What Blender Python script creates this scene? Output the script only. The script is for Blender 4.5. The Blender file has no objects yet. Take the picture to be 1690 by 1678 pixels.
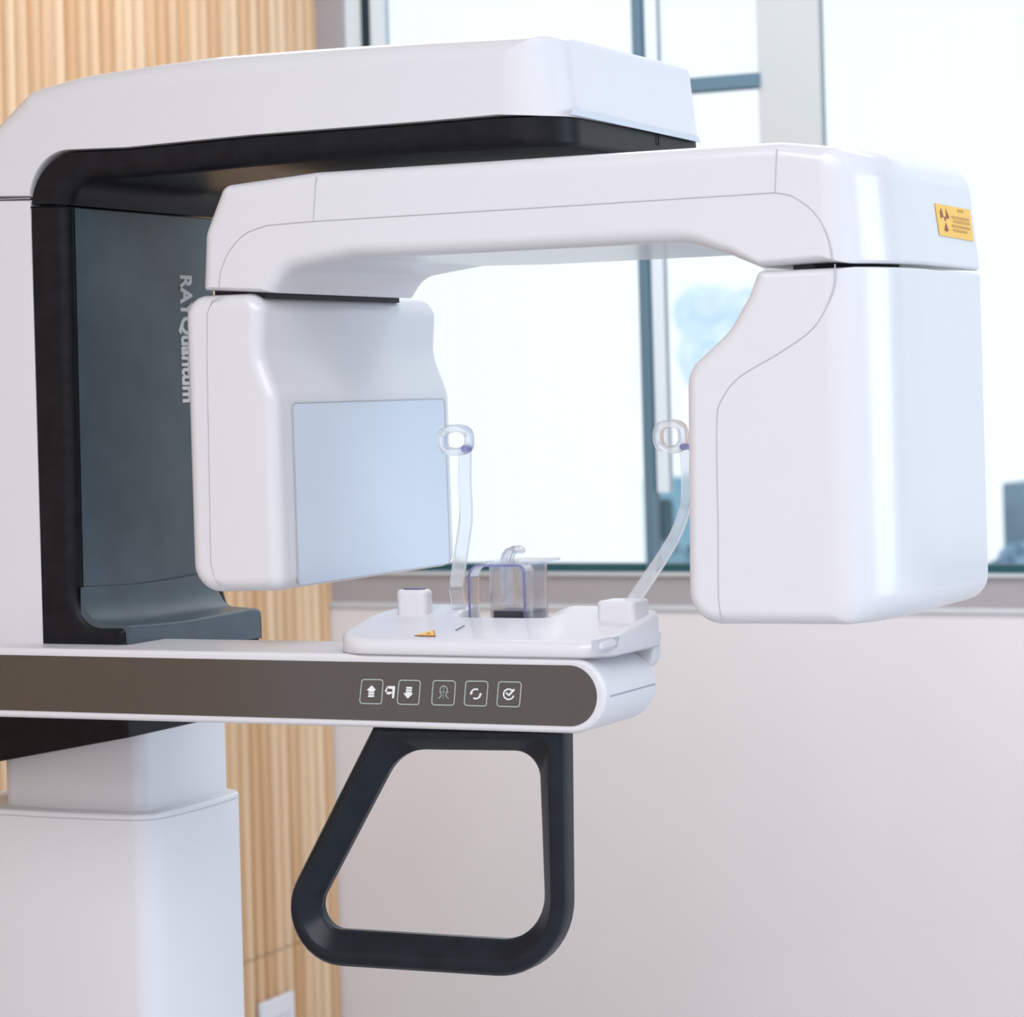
import bpy, bmesh, math
from mathutils import Vector, Matrix

# ------------------------------------------------------------------ camera, world, lights, exposure
F, TH, DD, RA = 4500.0, math.radians(26), 2.7, math.atan(.028)
PX, PY, ZC = 845.0, 650.0, 1.45
FWD = Vector((-math.sin(TH), math.cos(TH), 0)); RGT = Vector((math.cos(TH), math.sin(TH), 0)); UP = Vector((0, 0, 1))
CAM = Vector((DD*math.sin(TH), -DD*math.cos(TH), ZC))
sc = bpy.context.scene
COL = sc.collection
cd = bpy.data.cameras.new('camera'); cam = bpy.data.objects.new('camera', cd); COL.objects.link(cam); sc.camera = cam
cx = RGT*math.cos(RA) - UP*math.sin(RA); cy = RGT*math.sin(RA) + UP*math.cos(RA); cz = -FWD
cam.matrix_world = Matrix(((cx.x, cy.x, cz.x, CAM.x), (cx.y, cy.y, cz.y, CAM.y), (cx.z, cy.z, cz.z, CAM.z), (0, 0, 0, 1)))
cd.sensor_width = 36; cd.lens = F/1690*36
cd.shift_x = 0; cd.shift_y = -(839-PY)/1690
cd.clip_start = .1; cd.clip_end = 200
cd.dof.use_dof = True; cd.dof.focus_distance = 2.62; cd.dof.aperture_fstop = 9.0

world = bpy.data.worlds.new('world'); sc.world = world; world.use_nodes = True
wn = world.node_tree.nodes; wb = wn['Background']
wb.inputs[0].default_value = (.90, .955, 1.0, 1); wb.inputs[1].default_value = .96

def area(name, loc, target, sx, sy, power, color):
    l = bpy.data.lights.new(name, 'AREA'); l.shape = 'RECTANGLE'; l.size = sx; l.size_y = sy; l.energy = power; l.color = color
    o = bpy.data.objects.new(name, l); COL.objects.link(o); o.location = loc
    o.rotation_euler = (Vector(target)-Vector(loc)).to_track_quat('-Z', 'Y').to_euler()
    return o
area('ceiling_fill', (1.2, -2.6, 2.86), (1.2, -2.6, 0), 3.2, 2.6, 92, (.92, .93, 1))
area('ceiling_fill', (-.1, 1.2, 2.86), (-.1, 1.35, 0), 2.2, .8, 27, (.91, .93, 1))  # added lamp to brighten the back wall, no known fixture there
area('window_daylight', (4.1, 1.1, 1.7), (0, .6, 1.2), 1.7, 1.5, 42, (.60, .79, 1))

vs = sc.view_settings
vs.view_transform = 'Standard'; vs.look = 'None'; vs.gamma = 1; vs.use_curve_mapping = False; vs.exposure = 0.3
sc.cycles.use_denoising = True
sc.cycles.max_bounces = 12; sc.cycles.transmission_bounces = 12; sc.cycles.transparent_max_bounces = 16
sc.cycles.caustics_refractive = False; sc.cycles.caustics_reflective = False

# ------------------------------------------------------------------ pixel -> place helpers (pinhole of the camera above)
def ray(px, py):
    u, v = px-PX, py-PY
    u2 = u*math.cos(RA) - v*math.sin(RA); v2 = v*math.cos(RA) + u*math.sin(RA)
    return FWD*F + RGT*u2 - UP*v2
def at_y(px, py, y):
    d = ray(px, py); return CAM + d*((y-CAM.y)/d.y)
def at_x(px, py, x):
    d = ray(px, py); return CAM + d*((x-CAM.x)/d.x)
def at_z(px, py, z):
    d = ray(px, py); return CAM + d*((z-CAM.z)/d.z)

# ------------------------------------------------------------------ materials
def mat(name, col, rough=.4, metal=0, coat=0, spec=.5):
    m = bpy.data.materials.new(name); m.use_nodes = True
    b = m.node_tree.nodes['Principled BSDF']
    b.inputs['Base Color'].default_value = (*col, 1); b.inputs['Roughness'].default_value = rough
    b.inputs['Metallic'].default_value = metal; b.inputs['Coat Weight'].default_value = coat; b.inputs['Coat Roughness'].default_value = .06
    b.inputs['Specular IOR Level'].default_value = spec
    return m
def add_noise(m, scale, c1, c2, sc3=(1, 1, 1), bump=0, detail=4, ramp=(.35, .65)):
    nt = m.node_tree; b = nt.nodes['Principled BSDF']
    tc = nt.nodes.new('ShaderNodeTexCoord'); mp = nt.nodes.new('ShaderNodeMapping'); mp.inputs['Scale'].default_value = sc3
    n = nt.nodes.new('ShaderNodeTexNoise'); n.inputs['Scale'].default_value = scale; n.inputs['Detail'].default_value = detail
    r = nt.nodes.new('ShaderNodeValToRGB')
    r.color_ramp.elements[0].color = (*c1, 1); r.color_ramp.elements[1].color = (*c2, 1)
    r.color_ramp.elements[0].position = ramp[0]; r.color_ramp.elements[1].position = ramp[1]
    nt.links.new(tc.outputs['Object'], mp.inputs['Vector']); nt.links.new(mp.outputs[0], n.inputs['Vector'])
    nt.links.new(n.outputs['Fac'], r.inputs['Fac']); nt.links.new(r.outputs[0], b.inputs['Base Color'])
    if bump:
        bp = nt.nodes.new('ShaderNodeBump'); bp.inputs['Strength'].default_value = bump; bp.inputs['Distance'].default_value = .002
        nt.links.new(n.outputs['Fac'], bp.inputs['Height']); nt.links.new(bp.outputs[0], b.inputs['Normal'])
    return m
WHITE = mat('white_plastic', (.70, .70, .72), .24, coat=.15)
WHITE2 = mat('white_satin_plastic', (.70, .70, .72), .35)
LIP = mat('grey_lip_plastic', (.62, .66, .72), .4)
BLACK = add_noise(mat('black_satin_plastic', (.012, .012, .013), .36, spec=.14), 60, (.008, .0085, .0105), (.012, .0125, .0155))
FACE = add_noise(mat('black_panel_blue_sheen', (.03, .05, .065), .42, spec=.8), 25, (.030, .056, .078), (.044, .076, .100))  # black plastic with the window's blue reflection put into the colour
HBLACK = add_noise(mat('black_grip_plastic', (.008, .011, .017), .32, spec=.26), 50, (.006, .009, .014), (.009, .013, .020))
SEAM = mat('light_grey_seam', (.5, .49, .51), .8, spec=.1)  # pale grey colour for joint lines and outlines
DSEAM = mat('dark_seam', (.004, .004, .005), .8, spec=.1)
DARK = mat('dark_gasket', (.01, .008, .012), .6)
PANEL = mat('taupe_glass_panel', (.078, .064, .054), .12, spec=.5)
PRINT = mat('pale_print', (.80, .84, .84), .5)
PRINTG = mat('pale_green_outline_print', (.42, .50, .46), .5)
LETTER = mat('white_lettering', (.95, .97, .98), .5)
SCREEN = mat('bluish_detector_film', (.62, .70, .80), .15, coat=.5)
YEL = mat('yellow_label', (.92, .55, .10), .5)
BRN = mat('label_print', (.28, .075, .035), .6)
BRN2 = mat('label_fine_print', (.62, .33, .07), .6)
CAPDARK = mat('dark_blue_cap', (.03, .03, .07), .3)
BASEDARK = mat('dark_cup_base', (.03, .03, .05), .4)
WALLM = add_noise(mat('painted_wall', (.84, .825, .835), .75), 3, (.83, .815, .823), (.855, .84, .85))
CEILM = mat('ceiling_paint', (.85, .84, .83), .9)
FLOORM = add_noise(mat('floor_vinyl', (.55, .55, .56), .45), 6, (.52, .52, .53), (.58, .58, .59))
ALU = mat('grey_frame_paint', (.43, .41, .425), .5)
MULL = mat('dark_blue_frame', (.12, .22, .29), .4)  # mid-tone blue, window glare is mixed into the colour
TEAL = mat('dark_teal_gasket', (.012, .09, .11), .5)
PSTRIP = mat('pale_blue_strip', (.80, .90, .94), .5)
LEDGE = mat('pale_ledge', (.62, .66, .68), .5)
PIER = mat('pale_pier_paint', (.56, .60, .60), .7)
PLATE = mat('white_plate_plastic', (.80, .80, .82), .35)

def acrylic(name, tint, ior, clear, haze):
    m = bpy.data.materials.new(name); m.use_nodes = True
    nt = m.node_tree; b = nt.nodes['Principled BSDF']; out = nt.nodes['Material Output']
    b.inputs['Base Color'].default_value = (*tint, 1); b.inputs['Roughness'].default_value = .03
    b.inputs['Transmission Weight'].default_value = 1; b.inputs['IOR'].default_value = ior
    t = nt.nodes.new('ShaderNodeBsdfTransparent'); t.inputs[0].default_value = (*tint, 1)
    d = nt.nodes.new('ShaderNodeBsdfTranslucent'); d.inputs[0].default_value = (*tint, 1)
    d2 = nt.nodes.new('ShaderNodeBsdfDiffuse'); d2.inputs[0].default_value = (*tint, 1)
    m1 = nt.nodes.new('ShaderNodeMixShader'); m1.inputs[0].default_value = clear
    m2 = nt.nodes.new('ShaderNodeMixShader'); m2.inputs[0].default_value = haze
    m3 = nt.nodes.new('ShaderNodeMixShader'); m3.inputs[0].default_value = .5
    nt.links.new(b.outputs[0], m1.inputs[1]); nt.links.new(t.outputs[0], m1.inputs[2])
    nt.links.new(d.outputs[0], m3.inputs[1]); nt.links.new(d2.outputs[0], m3.inputs[2])
    nt.links.new(m1.outputs[0], m2.inputs[1]); nt.links.new(m3.outputs[0], m2.inputs[2]); nt.links.new(m2.outputs[0], out.inputs[0])
    return m
CLEAR = acrylic('clear_acrylic', (.965, .972, 1.0), 1.30, .5, .04)
EDGE = acrylic('violet_acrylic_edge', (.62, .62, .88), 1.3, .5, .12)
def pane_mat():
    m = bpy.data.materials.new('window_glass'); m.use_nodes = True
    nt = m.node_tree; nt.nodes.clear()
    out = nt.nodes.new('ShaderNodeOutputMaterial'); mix = nt.nodes.new('ShaderNodeMixShader')
    t = nt.nodes.new('ShaderNodeBsdfTransparent'); g = nt.nodes.new('ShaderNodeBsdfGlossy'); g.inputs['Roughness'].default_value = .02
    t.inputs[0].default_value = (.97, .99, 1, 1)
    fr = nt.nodes.new('ShaderNodeFresnel'); fr.inputs[0].default_value = 1.45
    nt.links.new(fr.outputs[0], mix.inputs[0]); nt.links.new(t.outputs[0], mix.inputs[1]); nt.links.new(g.outputs[0], mix.inputs[2])
    nt.links.new(mix.outputs[0], out.inputs[0]); return m
GLASS = pane_mat()

def wood_mat():
    m = mat('oak_slats', (.6, .4, .22), .5)
    nt = m.node_tree; b = nt.nodes['Principled BSDF']
    tc = nt.nodes.new('ShaderNodeTexCoord')
    def noise(scale, sc3, detail=3):
        mp = nt.nodes.new('ShaderNodeMapping'); mp.inputs['Scale'].default_value = sc3
        n = nt.nodes.new('ShaderNodeTexNoise'); n.inputs['Scale'].default_value = scale; n.inputs['Detail'].default_value = detail
        nt.links.new(tc.outputs['Object'], mp.inputs[0]); nt.links.new(mp.outputs[0], n.inputs['Vector']); return n
    n1 = noise(1.0, (1, 22, .35)); n2 = noise(1.0, (30, 190, 3.0), 5)
    r1 = nt.nodes.new('ShaderNodeValToRGB'); e = r1.color_ramp.elements
    e[0].position = .36; e[0].color = (.66, .385, .18, 1); e[1].position = .64; e[1].color = (.85, .63, .41, 1)
    r2 = nt.nodes.new('ShaderNodeValToRGB'); e = r2.color_ramp.elements
    e[0].position = .3; e[0].color = (.78, .76, .74, 1); e[1].position = .7; e[1].color = (1, 1, 1, 1)
    mx = nt.nodes.new('ShaderNodeMix'); mx.data_type = 'RGBA'; mx.blend_type = 'MULTIPLY'; mx.inputs[0].default_value = .8
    nt.links.new(n1.outputs['Fac'], r1.inputs[0]); nt.links.new(n2.outputs['Fac'], r2.inputs[0])
    nt.links.new(r1.outputs[0], mx.inputs[6]); nt.links.new(r2.outputs[0], mx.inputs[7]); nt.links.new(mx.outputs[2], b.inputs['Base Color'])
    return m
WOOD = wood_mat()

# ------------------------------------------------------------------ object helpers
def empty(name, loc, label, cat, group=None):
    o = bpy.data.objects.new(name, None); COL.objects.link(o); o.location = loc; o.empty_display_size = .05
    o['label'] = label; o['category'] = cat
    if group: o['group'] = group
    return o
def wmat(o):
    m = Matrix.Translation(o.location)
    return m if o.parent is None else wmat(o.parent) @ o.matrix_parent_inverse @ m
def setp(o, parent):
    if parent is not None:
        o.parent = parent; o.matrix_parent_inverse = wmat(parent).inverted()
def finish(name, bm, m, parent=None, label=None, smooth=True, sharp=38, wn=True, normals=True):
    if normals: bmesh.ops.recalc_face_normals(bm, faces=bm.faces[:])
    if smooth:
        for f in bm.faces: f.smooth = True
        for e in bm.edges:
            if len(e.link_faces) == 2 and e.calc_face_angle(0) > math.radians(sharp): e.smooth = False
    me = bpy.data.meshes.new(name); bm.to_mesh(me); bm.free()
    ms = m if isinstance(m, (list, tuple)) else [m]
    for x in ms: me.materials.append(x)
    o = bpy.data.objects.new(name, me); COL.objects.link(o); setp(o, parent)
    if label: o['label'] = label
    if smooth and wn:
        w = o.modifiers.new('wn', 'WEIGHTED_NORMAL'); w.keep_sharp = True; w.weight = 50
    return o
def struct(o):
    o['kind'] = 'structure'; return o
def tag(o, label, cat, group=None):
    o['label'] = label; o['category'] = cat
    if group: o['group'] = group
    return o

def rp(pts, n=10):
    """rounded polygon. pts: (x, z, r, w) -> dense list of (x, z, w)"""
    out = []; N = len(pts)
    for i, p in enumerate(pts):
        x, z, r, w = p; P = Vector((x, z))
        A = Vector(pts[i-1][:2]); B = Vector(pts[(i+1) % N][:2])
        if r <= 0: out.append((x, z, w)); continue
        a = (A-P); b = (B-P); la, lb = a.length, b.length; a.normalize(); b.normalize()
        ang = a.angle(b)
        t = min(r/math.tan(ang/2), .495*la if pts[i-1][2] > 0 else .98*la, .495*lb if pts[(i+1) % N][2] > 0 else .98*lb)
        rr = t*math.tan(ang/2)
        c = P + (a+b).normalized()*(rr/math.sin(ang/2))
        s = P + a*t - c; e = P + b*t - c
        a0 = math.atan2(s.y, s.x); a1 = math.atan2(e.y, e.x); da = a1-a0
        while da > math.pi: da -= 2*math.pi
        while da < -math.pi: da += 2*math.pi
        for k in range(n+1):
            q = a0 + da*k/n; out.append((c.x+rr*math.cos(q), c.y+rr*math.sin(q), w))
    return out
def ccw(o):
    A = sum(o[i-1][0]*o[i][1]-o[i][0]*o[i-1][1] for i in range(len(o)))
    return o if A > 0 else o[::-1]
class Outline(list):
    """dense outline that remembers its corners (x, z, r, w of the edge that follows), so that it can be inset cleanly"""
def outline(corners, n=10):
    A = sum(corners[i-1][0]*corners[i][1]-corners[i][0]*corners[i-1][1] for i in range(len(corners)))
    if A < 0:
        c = corners[::-1]; N = len(c)
        corners = [(c[i][0], c[i][1], c[i][2], c[(i+1) % N][3]) for i in range(N)]
    o = Outline(rp(corners, n)); o.corners = corners; o.n = n
    return o
def pxo(pts, y, n=10):
    """outline given in photograph pixels on the plane Y = y; (px, py[, r[, w]])"""
    q = []
    for p in pts:
        P = at_y(p[0], p[1], y); q.append((P.x, P.z, p[2] if len(p) > 2 else 0, p[3] if len(p) > 3 else 1))
    return outline(q, n)
def offset(o, d):
    if hasattr(o, 'corners'):
        C = o.corners; N = len(C); new = []
        for i in range(N):
            P = Vector(C[i][:2]); A = Vector(C[i-1][:2]); B = Vector(C[(i+1) % N][:2])
            t1 = (P-A).normalized(); t2 = (B-P).normalized()
            n1 = Vector((-t1.y, t1.x)); n2 = Vector((-t2.y, t2.x)); d1 = d*C[i-1][3]; d2 = d*C[i][3]
            cr = t1.x*t2.y-t1.y*t2.x
            if abs(cr) < .2: X = P + (n1*d1+n2*d2)/2/max(.5, (1+n1.dot(n2))/2)
            else:
                q1 = P+n1*d1; q2 = P+n2*d2; k = ((q2-q1).x*t2.y-(q2-q1).y*t2.x)/cr; X = q1+t1*k
            r = C[i][2]
            if r > 0: r = max(.0004, r-min(d1, d2)) if cr > 0 else r+min(d1, d2)
            new.append((X.x, X.y, r, 1))
        return [Vector(p[:2]) for p in rp(new, o.n)]
    N = len(o); out = []
    for i in range(N):
        P = Vector(o[i][:2]); A = Vector(o[i-1][:2]); B = Vector(o[(i+1) % N][:2])
        t1 = (P-A); t2 = (B-P)
        if t1.length < 1e-9: t1 = t2
        if t2.length < 1e-9: t2 = t1
        t1 = t1.normalized(); t2 = t2.normalized()
        m = Vector((-t1.y, t1.x))+Vector((-t2.y, t2.x)); m.normalize(); k = 1/max(.45, m.dot(Vector((-t1.y, t1.x))))
        out.append(P + m*d*o[i][2]*k)
    return out
def ylist(y0, y1, rads0, rads1, n=7):
    s = {round(y0, 6), round(y1, 6)}
    for r in rads0:
        if r > 0:
            for k in range(n+1): s.add(round(y0 + r*(1-math.sin(math.pi/2*k/n)), 6))
    for r in rads1:
        if r > 0:
            for k in range(n+1): s.add(round(y1 - r*(1-math.sin(math.pi/2*k/n)), 6))
    s = sorted(s); out = [s[0]]
    for v in s[1:]:
        if v-out[-1] > 2e-5: out.append(v)
    return out
def bulge(y, y0, y1, r0, r1, a0, a1):
    s = 0
    if r0 > 0 and y-y0 < r0: t = (r0-(y-y0))/r0; s += a0*(1-math.sqrt(max(0, 1-t*t)))
    if r1 > 0 and y1-y < r1: t = (r1-(y1-y))/r1; s += a1*(1-math.sqrt(max(0, 1-t*t)))
    return s
def loft(name, o, y0, y1, rn, rf, m, parent, end=None, label=None, mapf=None, **kw):
    """solid of outline o (x, z, w), extruded from y0 to y1 with rounded near / far edges; end = (xs, Rx0, Ry0, Rx1, Ry1) rounds the +X end in plan"""
    e = end or (0, 0, 0, 0, 0)
    ys = ylist(y0, y1, (rn, e[2]), (rf, e[4]), 12); xe = max(p[0] for p in o)
    bm = bmesh.new(); rings = []
    for y in ys:
        q = offset(o, bulge(y, y0, y1, rn, rf, rn, rf)); s = bulge(y, y0, y1, e[2], e[4], e[1], e[3]) if end else 0
        ring = []
        for p in q:
            x, z = p
            if end and x > e[0]: x = e[0] + (x-e[0])*(1-s/(xe-e[0]))
            P = (x, y, z)
            if mapf: P = mapf(*P)
            ring.append(bm.verts.new(P))
        rings.append(ring)
    N = len(o)
    for a, b in zip(rings, rings[1:]):
        for i in range(N): bm.faces.new((a[i-1], a[i], b[i], b[i-1]))
    bm.faces.new(rings[0]); bm.faces.new(rings[-1][::-1])
    return finish(name, bm, m, parent, label, **kw)
def loft_z(name, o, z0, z1, r0, r1, m, parent, label=None, **kw):
    """outline in plan (x, y, w) extruded upward"""
    zs = ylist(z0, z1, (r0,), (r1,)); bm = bmesh.new(); rings = []
    for z in zs:
        rings.append([bm.verts.new((p.x, p.y, z)) for p in offset(o, bulge(z, z0, z1, r0, r1, r0, r1))])
    N = len(o)
    for a, b in zip(rings, rings[1:]):
        for i in range(N): bm.faces.new((a[i-1], a[i], b[i], b[i-1]))
    bm.faces.new(rings[0]); bm.faces.new(rings[-1][::-1])
    return finish(name, bm, m, parent, label, **kw)
def plan(x0, x1, y0, y1, r, n=10):
    return outline([(x0, y0, r, 1), (x1, y0, r, 1), (x1, y1, r, 1), (x0, y1, r, 1)], n)
def bmbox(bm, x0, x1, y0, y1, z0, z1, mi=0):
    v = [bm.verts.new((x, y, z)) for x in (x0, x1) for y in (y0, y1) for z in (z0, z1)]
    for f in ((0, 1, 3, 2), (4, 6, 7, 5), (0, 4, 5, 1), (2, 3, 7, 6), (0, 2, 6, 4), (1, 5, 7, 3)):
        fc = bm.faces.new([v[i] for i in f]); fc.material_index = mi
def box(name, b, m, parent=None, bev=0, label=None):
    bm = bmesh.new(); bmbox(bm, *b)
    if bev: bmesh.ops.bevel(bm, geom=bm.edges[:], offset=bev, segments=3, profile=.5, affect='EDGES')
    return finish(name, bm, m, parent, label, sharp=38 if bev else 20)
def sweep(bm, pts, sec, hint, closed=False, scale=None, mi=0):
    pts = [Vector(p) for p in pts]; N = len(pts); rings = []; h = Vector(hint)
    for i, P in enumerate(pts):
        A = pts[i-1] if (i > 0 or closed) else P; B = pts[(i+1) % N] if (i < N-1 or closed) else P
        t = (B-A).normalized(); s = t.cross(h).normalized(); u = s.cross(t).normalized()
        k = scale[i] if scale else 1
        rings.append([bm.verts.new(P + s*a*k + u*b*k) for a, b in sec])
    M = len(sec)
    rr = list(zip(rings, rings[1:])) + ([(rings[-1], rings[0])] if closed else [])
    for a, b in rr:
        for i in range(M):
            f = bm.faces.new((a[i-1], a[i], b[i], b[i-1])); f.material_index = mi
    if not closed:
        bm.faces.new(rings[0]).material_index = mi; bm.faces.new(rings[-1][::-1]).material_index = mi
def circ(r, n=8, ry=None):
    return [(r*math.cos(2*math.pi*k/n), (ry or r)*math.sin(2*math.pi*k/n)) for k in range(n)]
def rrect(a, b, r, n=4):
    return [(p[0], p[1]) for p in ccw(rp([(-a, -b, r, 1), (a, -b, r, 1), (a, b, r, 1), (-a, b, r, 1)], n))]
def smooth_path(pts, n=8, closed=False):
    P = [Vector(p) for p in pts]; N = len(P); out = []
    for i in range(N if closed else N-1):
        g = lambda k: P[k % N] if closed else P[max(0, min(N-1, k))]
        p0, p1, p2, p3 = g(i-1), g(i), g(i+1), g(i+2)
        for k in range(n):
            t = k/n
            out.append(.5*((2*p1)+(p2-p0)*t+(2*p0-5*p1+4*p2-p3)*t*t+(3*p1-p0-3*p2+p3)*t**3))
    if not closed: out.append(P[-1])
    return out
def seam(name, pts, parent, r=.0006, m=None, hint=(0, 1, 0), smooth=False, n=6):
    bm = bmesh.new(); p = smooth_path(pts, n) if smooth else pts
    sweep(bm, p, circ(r, 6), hint); return finish(name, bm, m or SEAM, parent)
def ys_(pts, y): return [at_y(a, b, y) for a, b in pts]
def flat(bm, pts3, nrm, th, mi=0):
    """thin raised polygon"""
    n = Vector(nrm)*th
    a = [bm.verts.new(p) for p in pts3]; b = [bm.verts.new(Vector(p)+n) for p in pts3]
    bm.faces.new(a).material_index = mi; bm.faces.new(b).material_index = mi
    for i in range(len(a)): bm.faces.new((a[i-1], a[i], b[i], b[i-1])).material_index = mi
def stroke(bm, pts3, w, nrm, th, closed=False, mi=0):
    P = [Vector(p) for p in pts3]; N = len(P); n = Vector(nrm)
    L, R = [], []
    for i in range(N):
        A = P[i-1] if (i > 0 or closed) else P[i]; B = P[(i+1) % N] if (i < N-1 or closed) else P[i]
        s = (B-A).normalized().cross(n).normalized()*w/2; L.append(P[i]+s); R.append(P[i]-s)
    for i in range(N if closed else N-1):
        j = (i+1) % N; flat(bm, [L[i], L[j], R[j], R[i]], nrm, th, mi)

# ------------------------------------------------------------------ the room
YB = 2.2
zb = lambda px, py: at_y(px, py, YB).z
xb = lambda px, py=650: at_y(px, py, YB).x
XW = xb(544)
Zledge = at_y(1300, 1001, YB-.03).z; Zlow = at_y(1300, 1011, YB-.03).z
XR, YFRONT, ZCEIL = 4.2, -5.0, 2.9
# slatted oak wall on the left
bm = bmesh.new()
prof = []; s = .0345; y = YB+.0
while y > -2.3:
    for k, dx in ((0, 0), (.10, .0), (.17, .007), (.30, .0125), (.5, .0145), (.70, .0125), (.83, .007), (.90, 0)):
        prof.append((y-k*s, dx))
    y -= s
zj = at_x(440, 1571, XW).z
prof.append((-2.3, 0))
for (z0, z1) in ((0, zj-.001), (zj+.001, ZCEIL)):
    ra = [bm.verts.new((XW+d, yy, z0)) for yy, d in prof]; rb = [bm.verts.new((XW+d, yy, z1)) for yy, d in prof]
    for i in range(len(prof)-1): bm.faces.new((ra[i], ra[i+1], rb[i+1], rb[i]))
bmbox(bm, XW-.1, XW-.002, YFRONT, YB+.1, 0, ZCEIL, 1)
struct(finish('wall_left', bm, [WOOD, WALLM], sharp=60, wn=False))
bm = bmesh.new(); bmbox(bm, XW, XR, YB-.03, YB+.1, 0, Zlow); struct(finish('wall_back', bm, WALLM))
struct(box('trim_1', (XW, XR, YB-.034, YB+.1, Zlow, Zledge), LEDGE, bev=.003))
struct(box('floor', (XW-.1, XR, YFRONT, YB+.1, -.1, 0), FLOORM))
struct(box('ceiling', (XW-.1, XR, YFRONT, YB+.1, ZCEIL, ZCEIL+.1), CEILM))
struct(box('wall_front', (XW-.1, XR, YFRONT-.1, YFRONT, 0, ZCEIL), WALLM))
bm = bmesh.new()
for b in ((YFRONT, .2, 0, ZCEIL), (.2, YB-.03, 0, .9), (.2, YB-.03, 2.6, ZCEIL)): bmbox(bm, XR, XR+.1, b[0], b[1], b[2], b[3])
struct(finish('wall_right', bm, WALLM))
# window along the back wall: frame, mullions, gasket, panes
Zr = zb(1300, 949); Zt = ZCEIL
xj1 = xb(596)
bm = bmesh.new()
bmbox(bm, XW, XR, YB-.028, YB+.08, Zledge, Zr)
bmbox(bm, XW, xj1, YB-.028, YB+.01, Zr, Zt)
bmbox(bm, xj1, XR, YB-.05, YB+.08, Zt-.05, Zt)
win = struct(finish('window_1', bm, ALU))
o = box('sill_cap', (xj1, XR, YB-.034, YB+.03, Zr, Zr+.006), LEDGE, win)
o = box('gasket', (xb(640), XR, YB-.012, YB+.03, Zr+.006, Zr+.020), TEAL, win)
box('pale_side_strip', (xj1, xb(622), YB-.02, YB+.005, Zr, Zt-.05), PSTRIP, win)
box('mullion', (xb(623), xb(634), YB-.024, YB+.006, Zr, Zt-.05), mat('navy_frame', (.012, .035, .06), .4), win)
box('pale_side_strip', (xb(636), xb(657), YB-.02, YB+.005, Zr, Zt-.05), PSTRIP, win)
box('mullion', (xb(1066), xb(1080), YB-.02, YB+.012, Zr, Zt-.05), MULL, win)
box('pale_side_strip', (xb(1084), xb(1103), YB-.01, YB+.012, zb(1105, 812), Zt-.05), PSTRIP, win)  # pale strip painted in for the lit side face of the mullion
zt1, zt2 = zb(1200, 148), zb(1200, 127)
box('transom', (xb(1092), xb(1276), YB-.03, YB+.03, zt1, zt2), MULL, win)
def pane(n, x0, x1, z0=None, z1=None):
    bm = bmesh.new(); bmbox(bm, x0, x1, YB-.003, YB+.003, z0 or Zr+.02, z1 or Zt-.05); return finish(n, bm, GLASS, win)
pane('pane', xb(650), xb(1072)); pane('pane', xb(1074), xb(1276), None, zt1); pane('pane', xb(1074), xb(1276), zt2, None)
pane('pane', xb(1372), XR)
bm = bmesh.new(); bmbox(bm, xb(1272), xb(1374), YB-.02, YB+.005, Zr+.006, Zt-.05); struct(finish('trim_2', bm, PIER))
# wall plate low on the slats
w0 = at_x(425, 1656, XW+.016); w1 = at_x(481, 1643, XW+.016)
bm = bmesh.new(); bmbox(bm, XW+.0145, XW+.024, w0.y, w1.y, w0.z-.125, w0.z)
bmesh.ops.bevel(bm, geom=bm.edges[:], offset=.003, segments=2, affect='EDGES')
pl = tag(finish('wall_outlet', bm, PLATE), 'white outlet cover plate on the slatted oak wall behind the column', 'outlet')
bm = bmesh.new(); bmbox(bm, XW+.024, XW+.026, w0.y+.02, w1.y-.02, w0.z-.10, w0.z-.03); finish('socket_insert', bm, WHITE2, pl)

# ------------------------------------------------------------------ outside the window
YO = 7.0
g = mat('pale_paving', (.80, .86, .9), .8)
struct(box('ground', (-8, 14, YB+.3, 16, -.3, -.2), g))
q0 = at_y(1060, 790, YO); q1 = at_y(1330, 950, YO)
lw = mat('blue_grey_wall', (.2, .45, .62), .7); add_noise(lw, 3, (.20, .42, .56), (.30, .54, .66))
o = box('low_wall', (q0.x, q1.x, YO, YO+.25, -.2, q0.z), lw, bev=.01); tag(o, 'blue-grey low wall outside, beyond the mullion between the temple rods', 'wall')
p0 = at_y(1094, 822, YO-.5); p1 = at_y(1116, 950, YO-.5)
bm = bmesh.new(); bmbox(bm, p0.x, p1.x, YO-.6, YO-.5, -.2, p0.z); bmesh.ops.bevel(bm, geom=bm.edges[:], offset=.01, segments=2, affect='EDGES')
tag(finish('bollard', bm, mat('dark_teal_post', (.03, .10, .14), .6)), 'dark teal post outside in front of the blue-grey low wall', 'post')
import random
random.seed(4)
def shrub(name, pxa, pya, pxb, yy, m, n, lab, r0=.05):
    a = at_y(pxa, pya, yy); b = at_y(pxb, pya, yy); bm = bmesh.new()
    for i in range(n):
        x = a.x+(b.x-a.x)*random.random(); z = a.z-.02-random.random()*.25; r = r0*(.5+random.random()*.7)
        bmesh.ops.create_icosphere(bm, subdivisions=1, radius=r, matrix=Matrix.Translation((x, yy+random.uniform(-.12, .12), z)) @ Matrix.Scale(1.0+random.random()*.4, 4, (1, 0, 0)))
    bmbox(bm, a.x, b.x, yy-.1, yy+.1, -.2, a.z-.12)
    for v in bm.verts: v.co += Vector((random.uniform(-1, 1), random.uniform(-1, 1), random.uniform(-1, 1)))*.008
    return tag(finish(name, bm, m, smooth=False), lab, 'shrub')
sm = add_noise(mat('dark_blue_foliage', (.03, .11, .18), .6), 14, (.012, .06, .11), (.20, .38, .50), ramp=(.4, .62))
shrub('shrub', 1098, 908, 1330, YO-.9, sm, 160, 'dark blue-green clipped shrub outside, low beside the teal post')
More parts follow.
